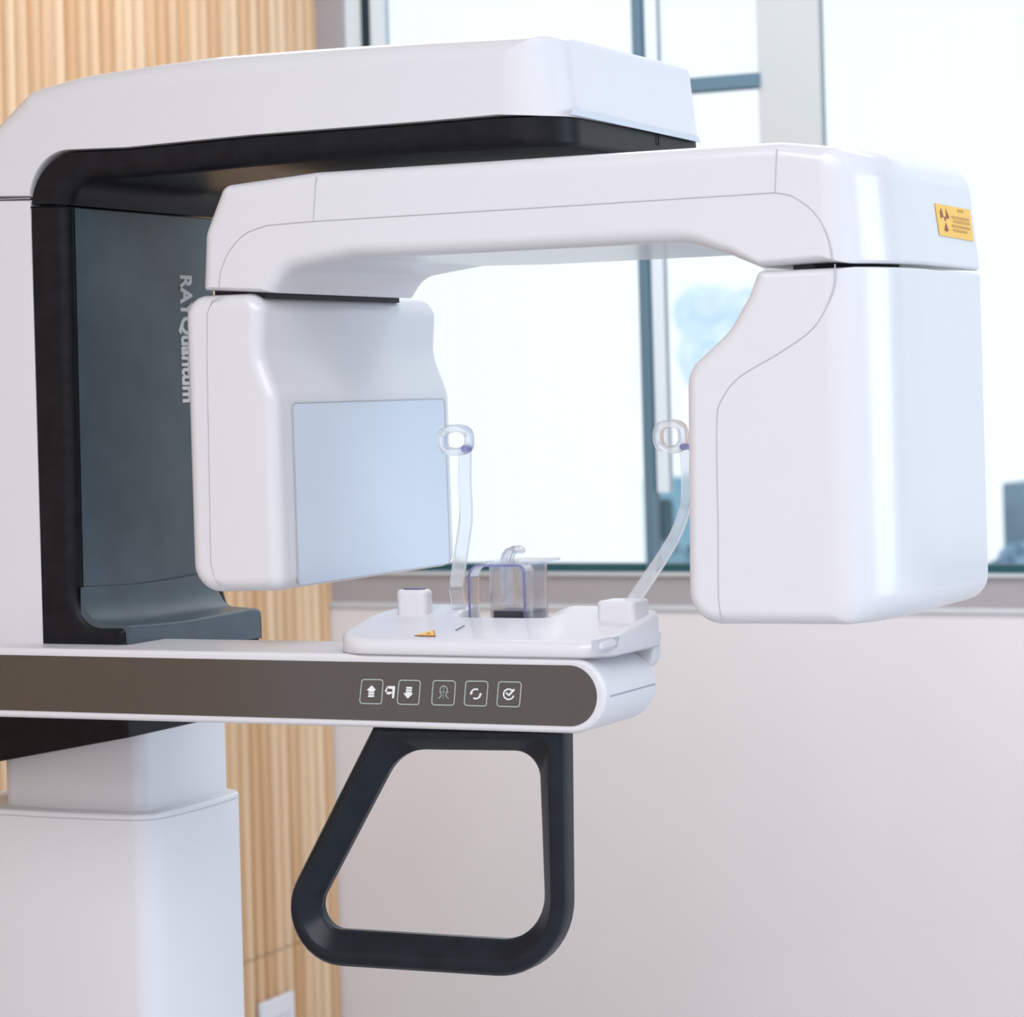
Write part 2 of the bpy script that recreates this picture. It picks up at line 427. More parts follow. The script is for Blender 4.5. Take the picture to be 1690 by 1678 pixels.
# dark panel at the far right edge
YP = 6.4
r0 = at_y(1653, 797, YP); r1 = at_y(1900, 950, YP)
pm = add_noise(mat('slate_blue_board', (.1, .17, .22), .45), 4, (.10, .19, .25), (.20, .31, .38))
tag(box('planter_box', (r0.x, r1.x, YP, YP+.5, -.2, r0.z), pm, bev=.01), 'slate-blue planter box outside at the right edge of the photo', 'planter')
shrub('shrub', 1645, 905, 1800, YP-.3, add_noise(mat('blue_grey_foliage', (.08, .2, .3), .6), 14, (.05, .14, .24), (.34, .52, .64), ramp=(.4, .62)), 120,
      'pale blue-grey shrub outside in front of the planter box')
# tree far outside, overexposure painted into its pale colour
b0 = at_y(1130, 400, 14); b1 = at_y(1300, 600, 14)
tm = add_noise(mat('overexposed_foliage', (.75, .88, .97), .8), 6, (.62, .80, .93), (.86, .95, 1.0))  # overexposure of the outdoors is painted into the leaf colour
bm = bmesh.new(); random.seed(9)
for i in range(60):
    c = at_y(random.uniform(1155, 1290), random.uniform(505, 640), 14+random.uniform(-.4, .4))
    bmesh.ops.create_icosphere(bm, subdivisions=2, radius=random.uniform(.08, .2), matrix=Matrix.Translation(c))
t0 = at_y(1225, 600, 14); tr = empty('tree', (t0.x, 14, -.2), 'tree far outside with overexposure painted into its pale colour, seen left of the tube housing', 'tree')
finish('foliage', bm, tm, tr)
bm = bmesh.new(); sweep(bm, [(t0.x, 14, -.2), (t0.x, 14, t0.z)], circ(.09, 10), (0, 1, 0)); finish('trunk', bm, tm, tr)

# ------------------------------------------------------------------ the dental x-ray machine
YH, YG, YA = -.17, -.185, -.215
root = empty('dental_xray_machine', (-.45, 0, 0), 'large white and black panoramic dental x-ray machine standing in front of the slatted oak wall', 'x-ray machine')

# --- column
XF = at_y(120, 600, YH).x                     # patient-facing black panel plane
yfar_head = at_x(372, 975, XF).y; ylip = at_x(424, 1040, at_y(207, 1040, YH).x).y; xfoot = at_y(150, 1040, YH).x
xu1 = at_y(236, 1270, -.05).x; xu0 = at_y(2, 1290, -.05).x
yu1 = at_x(381, 1270, xu1).y
def bulged(x0, x1, y0, y1, r, b=.008):
    o = plan(x0, x1, y0, y1, r, 10); xc, yc = (x0+x1)/2, (y0+y1)/2; dens = []
    N = len(o)
    for i in range(N):
        A, B = o[i], o[(i+1) % N]; n = 8 if math.hypot(B[0]-A[0], B[1]-A[1]) > .04 else 1
        for k in range(n): dens.append((A[0]+(B[0]-A[0])*k/n, A[1]+(B[1]-A[1])*k/n))
    out = []
    for x, y in dens:
        u = (x-xc)/((x1-x0)/2); v = (y-yc)/((y1-y0)/2)
        out.append((x + b*(1-v*v)*(1 if u > 0 else -1)*abs(u)**3, y + b*(1-u*u)*(1 if v > 0 else -1)*abs(v)**3, 1))
    return ccw(out)
loft_z('upper_column', bulged(xu0, xu1, -.05, yu1, .016, .004), .8, at_y(236, 1120, -.05).z, .001, .001, WHITE, root)
ylc = -.068
xl1 = at_y(246, 1350, ylc).x; yl1 = at_x(404, 1320, xl1).y; xl0 = xu0-.06
zl = at_y(246, 1345, ylc).z
lo = bulged(xl0, xl1, ylc, yl1, .022, .008)
lower = loft_z('lower_column', lo, 0, zl-.0065, .002, .0006, WHITE, root)
loft_z('column_collar', lo, zl-.0057, zl, .0003, .003, WHITE2, lower)
loft_z('collar_gap', [(x*.999+xl1*.001*.9, y, 1) for x, y, w in lo], zl-.0066, zl-.0056, 0, 0, SEAM, lower)
# carriage skirt below the control arm
Yk = at_x(213, 1217, xu1+.005).y
ko = pxo([(-90, 1273, .002), (-90, 1120, 0), (205, 1120, 0), (213, 1217, .002)], Yk)
xk = max(p[0] for p in ko)
loft('carriage_skirt', ko, Yk, at_x(330, 1195, xk).y, .002, .002, BLACK, root)

# --- column head: white shell + black liner
zsplit = at_y(54, 333, YH).z
inner = [(52, 400, 0), (70, 1062, 0)]
sh = pxo([(-130, 332, 0, .2), (51, 329, 0, .1), (52, 375, 0, .1), (73, 1100, 0, .1), (-120, 1100, 0, .2)], YH)
head = loft('column_shell', sh, YH, yfar_head+.02, .012, .02, WHITE2, root)
lo_ = [(51.5, 343, 0, .05), (52, 380, 0, .05), (72, 1100, 0, .05), (212, 1100, 0, .3), (208, 1052, .008), (140, 1052, .026), (124, 985, 0), (109, 341, 0, .05)]
lin = loft('column_liner', pxo(lo_, YH, 8), YH, yfar_head, .011, .004, BLACK, root, mapf=lambda x, y, z: (x, min(y, ylip) if x > xfoot else y, z), label='black liner of the column head')
loft('foot_rim', pxo([(78, 950, 0, 0), (121.5, 950, 0), (124, 985, 0), (140, 1033, .026), (207, 1033, .008), (212, 1100, 0, 0), (80, 1100, 0, 0)], YH, 8), YH-.0003, YH+.022, .011, .002, BLACK, lin)
# black panel on the patient side, blue window reflection painted in
za, zb_ = at_y(119, 345, YH+.02).z, at_y(125, 990, YH+.02).z
xa = at_y(109, 341, YH).x; xb2 = at_y(124, 985, YH).x
bm = bmesh.new()
def px_face(z): 
    t = (z-za)/(zb_-za); return xa+(xb2-xa)*t
cols = []
for k in range(13):
    t = k/12
    y_ = YH+.014+(yfar_head-.006-YH-.014)*t
    cols.append((y_, .0006+.0012*math.sin(math.pi*min(1, t*6)/2)))
for i in range(len(cols)-1):
    (ya_, da), (yb_, db) = cols[i], cols[i+1]
    bm.faces.new([bm.verts.new((px_face(z)+d, yy, z)) for yy, d, z in ((ya_, da, zb_-.004), (yb_, db, zb_-.004), (yb_, db, za), (ya_, da, za))])
bmesh.ops.remove_doubles(bm, verts=bm.verts[:], dist=1e-5)
facep = finish('face_panel', bm, FACE, lin, label='black front panel with the blue window reflection put into its colour')
# vertical lettering on the panel
fc = bpy.data.curves.new('lettering', 'FONT'); fc.body = 'RAYQuantum'; fc.size = .030; fc.extrude = .0004; fc.offset = .0009
to = bpy.data.objects.new('tmp', fc); COL.objects.link(to)
bpy.context.view_layer.update()
me = bpy.data.meshes.new_from_object(to.evaluated_get(bpy.context.evaluated_depsgraph_get()))
bpy.data.objects.remove(to)
l0 = at_x(299, 454, XF); l1 = at_x(303, 664, XF)
wx = max(v.co.x for v in me.vertices); x_min = min(v.co.x for v in me.vertices); H = .022/.0215
for v in me.vertices:
    a, b, c = v.co
    z = l0.z + (l1.z-l0.z)*(a-x_min)/(wx-x_min); y_ = l0.y + b*1.0
    v.co = (px_face(z)+.0022+c, y_, z)
lt = bpy.data.objects.new('lettering', me); me.materials.append(LETTER); COL.objects.link(lt); setp(lt, lin); lt['label'] = 'white vertical lettering'
# foot lip at the bottom of the liner
XL = at_y(207, 1040, YH).x + .002
lp = [at_x(205, 1060, XL), at_x(213, 1032, XL), at_x(300, 1025, XL), at_x(360, 1015, XL), at_x(424, 1003.5, XL), at_x(430, 1013, XL), at_x(432, 1062, XL)]
lyz = [(p.y, p.z) for p in smooth_path(lp[1:6], 5)]
bm = bmesh.new(); fr_, bk_, btm = [], [], []
zbot = lp[0].z-.02; xback = xb2+.004
rings = []
for (yy, zz) in lyz:
    hh = .036
    ring = [(XL, zbot), (XL, zz-.004), (XL-.0012, zz-.0012), (XL-.004, zz), (XL-.03, zz+.0015)]
    for k in range(1, 7):
        t = k/6; ring.append((XL-.03-(XL-.03-xback)*math.sin(t*math.pi/2)*.98, zz+.0015+hh*(1-math.cos(t*math.pi/2))))
    ring.append((xback-.002, zbot))
    rings.append([bm.verts.new((x, yy, z)) for x, z in ring])
for a, b in zip(rings, rings[1:]):
    for i in range(len(a)): bm.faces.new((a[i-1], a[i], b[i], b[i-1]))
bm.faces.new(rings[0]); bm.faces.new(rings[-1][::-1])
finish('foot_lip', bm, FACE, lin, sharp=50)

# --- overhead beam: white shell + black liner, rounded far end
xe_o = at_y(921, 187, YH).x; yb_far = at_x(1158, 237, xe_o).y
bo = [(-130, 328, 0, .2), (-80, 275, .02), (38, 146, .035), (124, 122, .25), (248, 103, .3), (348, 89.5, .3), (497, 78, .3), (700, 64, 0), (904, 52, .006), (921, 187, .0, .12),
      (860, 190, 0, .12), (700, 203.5, 0, .1), (414, 225.5, 0, .1), (207, 246, 0, .1), (55, 252, .055, .1), (50.5, 326, 0, .1)]
bo_p = pxo(bo, YH, 12)
xs_o = at_y(800, 100, YH).x
beam = loft('overhead_beam', bo_p, YH, yb_far, .024, .012, WHITE, root, end=(xs_o, .055, .055, .006, .012))
bl = [(51.5, 338, 0, .05), (57, 253, .055, .05), (207, 247.5, 0, .05), (414, 227, 0, .05), (700, 205, 0, .05), (860, 191.5, 0, .05), (917, 188.5, 0, .1), (921, 238, .006), (700, 250, 0), (497, 265, 0),
      (290, 286, 0), (118, 300, .03), (109, 338, 0, .05)]
bl_p = pxo(bl, YH, 10)
xbl = max(p[0] for p in bl_p)
bliner = loft('beam_liner', bl_p, YH, yb_far-.002, .015, .008, BLACK, root, end=(xs_o, .055, .055, .006, .012), label='black underside liner of the overhead beam')
seam('liner_seam', [at_x(1086, 217, xbl+.0004), at_x(1087, 240, xbl+.0004)], bliner, m=DSEAM, r=.0006)
seam('shell_seam', ys_([(-100, 331.5), (50, 327.5)], YH), beam, r=.0005)
seam('liner_seam', ys_([(51, 342), (109, 339.5)], YH), bliner, m=DSEAM, r=.0009)
# pale lip strip under the beam end
bm = bmesh.new()
sl = [at_x(x, y, xe_o+.001) for x, y in ((946, 180), (960, 181), (1150, 225), (1154, 235), (941, 189))]
flat(bm, sl, (1, 0, 0), .0016); finish('end_lip', bm, LIP, beam, smooth=False)

# --- rotating C arm
xg = at_y(1461, 430, YG).x; yg_far = at_x(1622, 443, xg).y
go = [(329, 479, .003), (332, 385, .03), (362, 305, .012), (515, 283, 0), (1280, 233, .05), (1438, 240, .03), (1462, 431.5, .004, .5),
      (1375, 431, 0, .5), (1250, 441, .004, .5), (1196, 419, .03), (1130, 400, .05), (1060, 402, 0), (694, 421, 0), (575, 424, .06), (470, 445, .06), (447, 483, .003, .3)]
garm = loft('rotating_arm', pxo(go, YG, 10), YG, yg_far, .014, .014, WHITE, root, end=(at_y(1340, 300, YG).x, .055, .12, .004, .01))
y_s = YG-.00005
seam('arm_seam', ys_([(1282, 246), (1279, 318)], y_s), garm)
seam('arm_seam', ys_([(1279, 318), (900, 342), (520, 365), (440, 372)], y_s), garm)
seam('arm_seam', ys_([(440, 372), (405, 386), (378, 415), (364, 450), (362, 474)], y_s), garm, smooth=True)
seam('arm_seam', ys_([(522, 292), (517, 363)], y_s), garm)
seam('arm_seam', ys_([(1279, 318), (1310, 325), (1345, 352), (1366, 390), (1374, 429)], y_s), garm, smooth=True)
# warning label on the arm's end
ge0, ge1 = at_y(1438, 240, YG), at_y(1462, 431.5, YG)
def LB(x, y):
    px_, py_ = 1500+x*190/1690, 300+y*180/1601; X = xg
    for _ in range(5):
        p = at_x(px_, py_, X); X = ge1.x+(ge0.x-ge1.x)*(p.z-ge1.z)/(ge0.z-ge1.z)+.0004
    return p
bm = bmesh.new()
flat(bm, [LB(378, 315), LB(885, 410), LB(945, 872), LB(450, 785)], (1, 0, 0), .0006, 0)
for tri in (((460, 385), (497, 520), (455, 530), (445, 430)), ((530, 395), (583, 540), (535, 535)), ((530, 600), (575, 715), (545, 732), (512, 712)), ((505, 510), (535, 520), (532, 575), (520, 575))):
    flat(bm, [LB(*p)+Vector((.0006, 0, 0)) for p in tri], (1, 0, 0), .0003, 1)
for a, b in (((700, 425), (785, 440)), ((615, 520), (870, 565)), ((640, 580), (880, 625)), ((620, 645), (885, 695)), ((640, 710), (845, 748))):
    stroke(bm, [LB(*a)+Vector((.0006, 0, 0)), LB(*b)+Vector((.0006, 0, 0))], .0026, (1, 0, 0), .0003, mi=2)
finish('warning_label', bm, [YEL, BRN, BRN2], garm, smooth=False, label='yellow radiation warning label')

# --- x-ray tube housing (right block)
to_ = [(1245, 447, .006, .5), (1461.5, 437, .002, .6), (1478, 1033, .025), (1190, 1031, 0), (1132, 1031, .03), (1129, 640, 0), (1130, 610, .03), (1198, 546, .06), (1232, 485, .04)]
tube = loft('tube_housing', pxo(to_, YG, 10), YG, yg_far, .013, .014, WHITE, root, end=(at_y(1340, 700, YG).x, .055, .12, .004, .01))
seam('housing_seam', ys_([(1378, 436), (1375, 478), (1345, 538), (1290, 580), (1222, 621), (1192, 658), (1183, 700), (1185, 860), (1186, 985), (1192, 1024)], y_s), tube, smooth=True, r=.0006)
bm = bmesh.new(); p0 = at_y(1270, 441, YG); 
bmbox(bm, at_y(1300, 440, YG).x, xg-.07, YG+.014, yg_far-.04, at_y(1400, 452, YG).z, at_y(1400, 424, YG).z)
finish('swivel_gap', bm, DARK, tube)

# --- detector housing (left block)
dpo = pxo([(299, 489, .022), (432, 482, .02), (428, 585, .05), (454, 655, .04), (465, 976, .014), (314, 978, .028)], YG, 10)
xd = at_y(454, 700, YG).x; yd_far = at_x(748, 720, xd).y
det = loft('detector_housing', dpo, YG, yd_far, .014, .016, WHITE, root)
seam('housing_seam', ys_([(366, 489), (350, 497), (342, 517), (342, 600), (348, 930), (355, 956), (371, 972)], y_s), det)
bm = bmesh.new()
xdw0 = at_y(454, 660, YG).x
def xd_at(z):
    z0, z1 = at_y(454, 655, YG).z, at_y(465, 976, YG).z; t = (z-z0)/(z1-z0); return at_y(454, 655, YG).x*(1-t)+at_y(465, 976, YG).x*t
wp = []
for x, y in ((484, 662), (733, 661), (741, 936), (489, 960)):
    p = at_x(x, y, xd); p = at_x(x, y, xd_at(p.z)); wp.append(p)
wy0, wy1, wz0, wz1 = (wp[0].y+wp[3].y)/2, (wp[1].y+wp[2].y)/2, (wp[2].z+wp[3].z)/2, (wp[0].z+wp[1].z)/2
rr = ccw(rp([(wy0, wz0, .006, 1), (wy1, wz0, .006, 1), (wy1, wz1, .006, 1), (wy0, wz1, .006, 1)], 6))
flat(bm, [(xd_at(z)+.0001, yy, z) for yy, z, w in rr], (1, 0, 0), .0008)
dw = finish('detector_window', bm, SCREEN, det, smooth=False, label='pale bluish detector window')
bm = bmesh.new(); stroke(bm, [(xd_at(z)+.0002, yy, z) for yy, z, w in rr], .0011, (1, 0, 0), .0010, closed=True)
finish('window_outline', bm, SEAM, det, smooth=False)
bm = bmesh.new(); bmbox(bm, at_y(340, 480, YG).x, at_y(425, 480, YG).x, YG+.016, yd_far-.085, at_y(400, 492, YG).z, at_y(400, 474, YG).z)
finish('swivel_gap', bm, DARK, det)

# --- control arm
ao = [(-120, 1066.5, 0), (561, 1078.5, 0), (999, 1087, .0365), (1000, 1212.5, .0365), (561, 1199, 0), (-120, 1180, 0)]
ap = pxo(ao, YA, 14)
xa_e = max(p[0] for p in ap); ya_far = at_x(1083, 1120, xa_e).y
carm = loft('control_arm', ap, YA, ya_far+.012, .004, .016, WHITE2, root)
po = [(-119, 1078, 0), (561, 1091.5, 0), (984.5, 1098.5, .030), (986, 1199.5, .030), (561, 1187, 0), (-119, 1168, 0)]
cp = loft('control_panel', pxo(po, YA, 14), YA-.0008, YA+.002, .0003, 0, PANEL, carm, label='taupe glossy control panel')
yb_ = YA-.0009
BT = lambda x, y: at_y(560+x*.20118, 1080+y*.20134, yb_)
NV = (0, -1, 0)
def ring_pts(pts, r=.0028): 
    q = [(BT(*p).x, BT(*p).z, r, 1) for p in pts]
    return [Vector((x, yb_, z)) for x, z, w in rp(q, 5)]
def button(quad, draw, thick=.0009):
    bm = bmesh.new(); stroke(bm, ring_pts(quad), thick, NV, .0003, closed=True, mi=0); draw(bm)
    return finish('touch_button', bm, [PRINTG, PRINT], carm, smooth=False)
P = lambda l: [BT(*p) for p in l]
def arrow_up(bm):
    flat(bm, P([(224, 292), (268, 252), (302, 292), (288, 292), (286, 306), (240, 306), (240, 292)]), NV, .0003, 1)
    flat(bm, P([(240, 311), (287, 311), (286, 327), (239, 327)]), NV, .0003, 1); flat(bm, P([(238, 332), (286, 332), (285, 348), (237, 348)]), NV, .0003, 1)
def arrow_dn(bm):
    flat(bm, P([(551, 264), (598, 265), (597, 281), (550, 280)]), NV, .0003, 1); flat(bm, P([(549, 285), (597, 286), (596, 301), (548, 300)]), NV, .0003, 1)
    flat(bm, P([(547, 305), (595, 306), (593, 318), (606, 319), (562, 361), (527, 317), (545, 317)]), NV, .0003, 1)
def headicon(bm):
    pts = [(812, 360), (832, 345), (838, 330), (830, 310), (828, 285), (838, 265), (858, 257), (876, 265), (886, 285), (884, 310), (876, 330), (882, 347), (898, 362)]
    stroke(bm, smooth_path(P(pts), 4), .0007, NV, .0003, mi=0)
    stroke(bm, P([(815, 306), (905, 308)]), .0003, NV, .00025, mi=0); stroke(bm, P([(858, 250), (854, 365)]), .0003, NV, .00025, mi=0)
def arc(cx, cy, r, a0, a1, n=14): return [(cx+r*math.cos(math.radians(a0+(a1-a0)*k/n)), cy-r*math.sin(math.radians(a0+(a1-a0)*k/n))) for k in range(n+1)]
def cyc(bm):
    stroke(bm, P(arc(1120, 322, 39, 60, 165)), .0014, NV, .0003, mi=1); stroke(bm, P(arc(1120, 322, 39, 240, 345)), .0014, NV, .0003, mi=1)
    flat(bm, P([(1070, 312), (1098, 312), (1080, 332)]), NV, .0003, 1); flat(bm, P([(1142, 332), (1170, 330), (1162, 312)]), NV, .0003, 1)
def chk(bm):
    stroke(bm, P(arc(1390, 325, 42, 35, 345, 22)), .0013, NV, .0003, mi=1)
    stroke(bm, P([(1370, 312), (1390, 335), (1436, 285)]), .0018, NV, .0004, mi=1)
button([(186, 204), (362, 206), (346, 404), (166, 400)], arrow_up)
button([(492, 210), (668, 212), (652, 410), (474, 406)], arrow_dn)
button([(772, 213), (956, 216), (940, 415), (757, 412)], headicon)
button([(1040, 217), (1222, 219), (1206, 422), (1024, 416)], cyc)
button([(1308, 222), (1496, 226), (1478, 428), (1292, 423)], chk)
bm = bmesh.new()
flat(bm, P([(395, 258), (455, 258), (459, 270), (449, 358), (433, 357), (438, 285), (420, 278), (390, 278)]), NV, .0003)
flat(bm, P([(390, 262), (402, 262), (386, 308), (374, 304)]), NV, .0003); flat(bm, P([(392, 305), (438, 305), (437, 314), (412, 328), (386, 322)]), NV, .0003)
finish('machine_symbol', bm, PRINT, carm, smooth=False)
# seam round the arm's end and a small slot below
xs2 = xa_e+.0002
z_s = at_y(1000, 1150, YA).z
seam('arm_seam', [(xa_e+.00005, YA+.010, z_s-.0005), (xa_e+.00005, ya_far-.004, z_s-.0005)], carm, r=.0007, hint=(0, 0, 1), m=mat('seam_grey', (.33, .35, .38), .7))
# rear body behind the arm end
y_cb_far = ya_far+.004
rb = pxo([(700, 1060, .004), (1001, 1060, .003), (1000, 1112, .012), (960, 1150, .02), (700, 1150, .01)], YA)
loft('rear_bracket', rb, ya_far-.008, ya_far+.017, .003, .010, WHITE2, carm)

# --- chin rest base
zA = at_y(780, 1081.5, YA).z                    # where it sits on the arm
cx0, cx1 = at_y(541, 1076, YA).x, at_y(1000, 1080, YA).x
cy0, cy1 = YA-.002, at_x(1089, 1062, cx1).y
pl_o = outline([(cx0, cy0, .038, 1), (cx1, cy0, .030, 1), (cx1+.003, cy1, .010, 1), (cx0+.004, cy1, .05, 1)], 14)
cnt = [max(1, int(math.hypot(pl_o[i][0]-pl_o[(i+1) % len(pl_o)][0], pl_o[i][1]-pl_o[(i+1) % len(pl_o)][1])/.004)) for i in range(len(pl_o))]
def dens2(A):
    out = []
    for i in range(len(A)):
        a, b = A[i], A[(i+1) % len(A)]
        out += [a+(b-a)*(k/cnt[i]) for k in range(cnt[i])]
    return out
zn = at_y(780, 1059, YA).z
zfar = at_y(740, 996, cy1-.006).z
vx0, vx1 = at_y(768, 1010, cy1-.03).x, at_y(930, 1010, cy1-.03).x
sstep = lambda e0, e1, v: (lambda t: t*t*(3-2*t))(max(0, min(1, (v-e0)/(e1-e0))))
def topz(x, y):
    t = (y-cy0)/(cy1-cy0); t = max(0, min(1, t))
    z = zn + (zfar-zn)*(t**.92)
    w = sstep(vx0-.004, vx0+.004, x)*(1-sstep(vx1-.038, vx1, x))
    z -= w*.013*sstep(.60, .74, t)
    u = max(0, (x-(cx1-.06))/.06)
    return z - .004*t*u*u
bm = bmesh.new(); rings = []
cxm, cym = (cx0+cx1)/2, (cy0+cy1)/2
def ringat(ins, fz):
    return [bm.verts.new((p.x, p.y, fz(p.x, p.y))) for p in dens2(offset(pl_o, ins))]
rings.append(ringat(.0015, lambda x, y: zA-.0008)); rings.append(ringat(0, lambda x, y: zA+.001))
re = .006
for k in range(7):
    a = math.pi/2*k/6; ins = re*(1-math.cos(a)); dz = re*(1-math.sin(a))
    rings.append(ringat(ins, lambda x, y, d=dz: topz(x, y)-d))
base_ring = dens2(offset(pl_o, re))
for s_ in [1-.03*k for k in range(1, 32)]+[.03]:
    rings.append([bm.verts.new((cxm+(p.x-cxm)*s_, cym+(p.y-cym)*s_, topz(cxm+(p.x-cxm)*s_, cym+(p.y-cym)*s_))) for p in base_ring])
N = len(base_ring)
for a, b in zip(rings, rings[1:]):
    for i in range(N): bm.faces.new((a[i-1], a[i], b[i], b[i-1]))
bm.faces.new(rings[0]); bm.faces.new(rings[-1])
chin = finish('chin_rest_base', bm, WHITE, root, sharp=60, wn=False)
seam('base_seam', [(p[0], p[1], zA+.0002) for p in offset(pl_o, .0004)] , chin, r=.0006, hint=(0, 0, 1))
# knob with dark cap
Yn = YA+.075
ks0, ks1 = at_y(651, 990, Yn), at_y(707.5, 990, Yn); kz1 = at_y(680, 973.5, Yn).z
kr = ks1.x-ks0.x
kn = loft_z('knob', plan(ks0.x-.0002, ks1.x-.004, Yn, Yn+kr*.55, .008), topz(ks0.x, Yn)-.004, kz1, .001, .004, WHITE, chin)
loft_z('knob_cap', plan(ks0.x+.005, ks1.x-.009, Yn+.005, Yn+kr*.55-.005, .005), kz1-.001, kz1+.0008, 0, .0003, CAPDARK, chin)
# socket block at the right
Ys = YA+.07
s0, s1 = at_y(983, 1005, Ys), at_y(1052, 1005, Ys)
sz1 = at_y(1010, 990, Ys+.015).z
loft_z('rod_socket', plan(s0.x, s1.x-.004, Ys, Ys+.040, .006), topz(s0.x, Ys)-.006, sz1, .001, .003, WHITE, chin)
# release button on the right side
Xb = cx1+.0002
r_ = [at_x(*p, Xb) for p in ((984, 1059), (1013, 1054.5), (1014, 1072), (985, 1077))]
yy0, yy1 = r_[0].y+.004, r_[1].y; zz0, zz1 = r_[3].z, r_[0].z
bm = bmesh.new(); bmbox(bm, Xb-.006, Xb+.0004, yy0-.0012, yy1+.011, zz0+.0008, zz1+.0004); finish('button_recess_shade', bm, mat('recess_shade_grey', (.52, .54, .60), .6), chin)  # flush grey block, the recess's shade is put into its colour
bm = bmesh.new(); bmbox(bm, Xb-.005, Xb+.003, yy0, yy1, zz0+.001, zz1); bmesh.ops.bevel(bm, geom=bm.edges[:], offset=.0022, segments=3, affect='EDGES'); finish('release_button', bm, WHITE2, chin)
# laser warning triangle and slot
def on_top(px, py, dz=.0006):
    best = None
    for k in range(400):
        y_ = cy0 + (cy1-cy0)*k/399; p = at_y(px, py, y_); d = abs(p.z-topz(p.x, y_))
        if best is None or d < best[0]: best = (d, p, y_)
    p = best[1]; return Vector((p.x, p.y, topz(p.x, p.y)+dz))
bm = bmesh.new()
T = [on_top(683, 1050), on_top(716, 1041.5), on_top(719, 1051)]
flat(bm, T, (0, 0, 1), .0003, 1); c_ = (T[0]+T[1]+T[2])/3
flat(bm, [c_+(t-c_)*.86+Vector((0, 0, .0004)) for t in T], (0, 0, 1), .0003, 0)
flat(bm, [c_+(t-c_)*.2+Vector((.001, 0, .0007)) for t in T], (0, 0, 1), .0002, 1)
finish('warning_triangle', bm, [YEL, BRN], chin, smooth=False, label='small orange laser warning triangle')
bm = bmesh.new(); stroke(bm, [on_top(752, 1041), on_top(766, 1033.5)], .0016, (0, 0, 1), .0004); finish('laser_slot', bm, mat('slot_grey', (.25, .25, .27), .5), chin, smooth=False)

# --- clear chin cup with bite block
Yc = cy1-.028
cup0, cup1 = at_y(783, 1000, Yc), at_y(874, 1000, Yc)
zc0 = topz((cup0.x+cup1.x)/2, Yc)-.003; zc1 = at_y(800, 932, Yc).z; dep = .052
bm = bmesh.new(); th = .0022
# open front frame: left and right cheeks joined by a top bridge with rounded shoulder
fo = ccw(rp([(cup0.x, zc0, 0, 1), (cup1.x, zc0, 0, 1), (cup1.x, zc1, .005, 1), (cup0.x, zc1, .011, 1)], 8))
prof_ = [(cup0.x, zc0)] + [(p[0], p[1]) for p in rp([(cup0.x, zc0, 0, 1), (cup0.x, zc1, .012, 1), (cup1.x, zc1, .006, 1), (cup1.x, zc0, 0, 1)], 8)]
sec = rrect(.0011, .010, .0008, 3)
sweep(bm, [(x, Yc, z) for x, z in prof_[1:]], sec, (0, 1, 0))
cup = finish('chin_cup', bm, CLEAR, chin, label='clear acrylic chin cup')
bm = bmesh.new(); sweep(bm, [(x, Yc-.0104, z) for x, z in prof_[1:]], rrect(.0012, .0006, .0004, 2), (0, 1, 0)); finish('cup_edge', bm, EDGE, chin, label='violet tinted front edge of the chin cup')
bx0, bx1 = at_y(810, 1000, Yc+.01).x, at_y(874, 1000, Yc+.01).x
bm = bmesh.new()
bo2 = plan(bx0, bx1, Yc+.008, Yc+dep, .004, 5)
sweep(bm, [(x, y, (zc0+zc1)/2) for x, y, w in bo2], [( -.0010, -(zc1-zc0)/2), (.0010, -(zc1-zc0)/2), (.0010, (zc1-zc0)/2), (-.0010, (zc1-zc0)/2)], (0, 0, 1), closed=True)
finish('cup_box', bm, CLEAR, chin, sharp=30)
bm = bmesh.new(); bmbox(bm, bx0-.004, bx1+.012, Yc+.004, Yc+dep+.006, zc1+.0008, zc1+.0032); bmesh.ops.bevel(bm, geom=bm.edges[:], offset=.001, segments=2, affect='EDGES'); finish('cup_lid', bm, CLEAR, chin)
loft_z('cup_foot', plan(bx0+.0015, bx1-.0015, Yc+.010, Yc+dep-.002, .003, 5), zc0-.004, at_y(830, 1008, Yc+.01).z, 0, .0005, BASEDARK, chin, label='dark foot inside the chin cup')
xm = at_y(838, 950, Yc+.02).x; ym = Yc+.025
bm = bmesh.new()
sweep(bm, [(xm, ym, zc0), (xm, ym, zc0+.022)], circ(.0055, 16), (0, 1, 0)); sweep(bm, [(xm, ym, zc0+.022), (xm, ym, zc1+.003)], circ(.0085, 16), (0, 1, 0))
finish('bite_post', bm, CLEAR, chin, sharp=30)
bs = lambda x, y: at_y(x, y, ym)
bm = bmesh.new()
sweep(bm, smooth_path([bs(832, 928), bs(833, 918), bs(839, 909), bs(848, 906)], 5), rrect(.0025, .004, .001, 2), (0, 1, 0))
sweep(bm, smooth_path([bs(843, 928), bs(846, 916), bs(851, 908)], 5), rrect(.0016, .003, .0008, 2), (0, 1, 0))
sweep(bm, smooth_path([bs(844, 908), bs(848, 903), bs(857, 903), bs(862, 909), bs(858, 911), bs(850, 909)], 4), rrect(.0014, .005, .0006, 2), (0, 1, 0))
finish('bite_block', bm, CLEAR, chin, label='clear bite block')

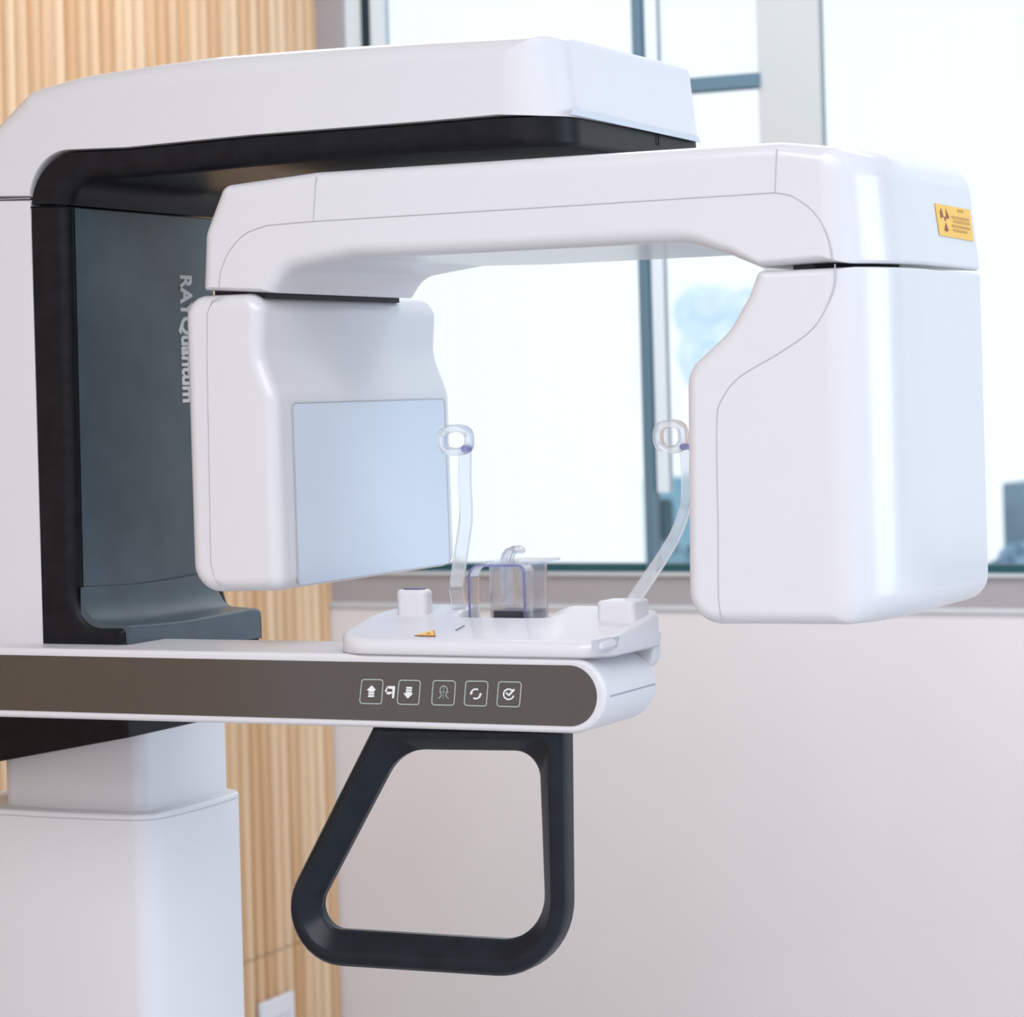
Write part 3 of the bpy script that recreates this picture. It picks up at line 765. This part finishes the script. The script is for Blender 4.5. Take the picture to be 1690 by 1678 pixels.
# --- temple rods
def rod(pts, yr, w0, w1, ringc, ra, rb_, tilt, name='temple_rod'):
    bm = bmesh.new(); P_ = smooth_path([at_y(x, y, yr+dy) for x, y, dy in pts], 8)
    n = len(P_); sec = rrect(.0062, .0022, .0014, 3)
    a = math.radians(tilt); sec = [(u*math.cos(a)-v*math.sin(a), u*math.sin(a)+v*math.cos(a)) for u, v in sec]
    sweep(bm, P_, sec, (0, 1, 0), scale=[w0+(w1-w0)*i/(n-1) for i in range(n)])
    r = finish(name, bm, CLEAR, root, label=None, sharp=50)
    bm = bmesh.new(); c = at_y(*ringc, yr+pts[0][2])
    # stadium-shaped eyelet pad
    path = []
    for k in range(40):
        t = 2*math.pi*k/40; cx_, sx_ = math.cos(t), math.sin(t)
        path.append(c + Vector((ra*math.copysign(abs(cx_)**.75, cx_)*.94, ra*math.copysign(abs(cx_)**.75, cx_)*-.25, rb_*math.copysign(abs(sx_)**.75, sx_))))
    sweep(bm, path, rrect(.0037, .0048, .0020, 3), (.26, .96, 0), closed=True)
    finish('temple_pad', bm, CLEAR, r, sharp=50)
    bm = bmesh.new(); p = at_y(pts[0][0]+1, pts[0][1]+2, yr+pts[0][2]); sweep(bm, [p+Vector((0, -.004, 0)), p+Vector((0, .006, 0))], circ(.0032, 12), (0, 0, 1)); finish('pivot_pin', bm, EDGE, r)
    return r
Yr = cy1-.022
rod([(768, 738, 0), (767, 790, 0), (769, 850, 0), (763, 900, 0), (757, 940, 0), (754, 970, 0), (759, 1003, 0)], Yr, 1.0, 1.18, (752, 726), .0180, .0112, 12)
rod([(1129, 735, 0), (1133, 790, 0), (1131, 835, 0), (1116, 880, 0), (1093, 920, 0), (1065, 962, 0), (1040, 999, 0)], Ys+.02, .75, 1.1, (1107, 720), .0150, .0118, 40)

# --- grip handle under the arm
YHn, HD = YA+.008, .030
ho = [(613, 1196, .004), (927, 1200, .004), (931, 1621, .074), (417, 1588, .052)]
hi = [(646, 1240, .050), (877, 1243, .024), (889, 1560, .045), (491, 1536, .022)]
n_ = 12
q = lambda pts: rp([(at_y(x, y, YHn).x, at_y(x, y, YHn).z, r, 1) for x, y, r in pts], n_)
HO, HI = q(ho), q(hi)
def dens(A):
    out = []; N = len(A)
    for i in range(N):
        a, b = A[i], A[(i+1) % N]; n = 6 if (i % (n_+1)) == n_ else 1
        for k in range(n): out.append((a[0]+(b[0]-a[0])*k/n, a[1]+(b[1]-a[1])*k/n))
    return out
HO, HI = dens(HO), dens(HI)
prof_h = [(0, .5), (0, .28), (.04, .14), (.12, .05), (.24, 0), (.42, .0), (.50, .03), (.90, .40), (.955, .47), (.96, .52), (1, .56), (1, .80), (.9, .95), (.7, 1), (.3, 1), (.1, .95), (.0, .8)]
bm = bmesh.new(); rings = []
for (ax, az), (bx_, bz) in zip(HO, HI):
    rings.append([bm.verts.new((ax+(bx_-ax)*s_, YHn+HD*d_, az+(bz-az)*s_)) for s_, d_ in prof_h])
M = len(prof_h)
for i in range(len(rings)):
    a, b = rings[i-1], rings[i]
    for k in range(M): bm.faces.new((a[k-1], a[k], b[k], b[k-1]))
finish('grip_handle', bm, HBLACK, root, sharp=24, label='black loop handle under the control arm')
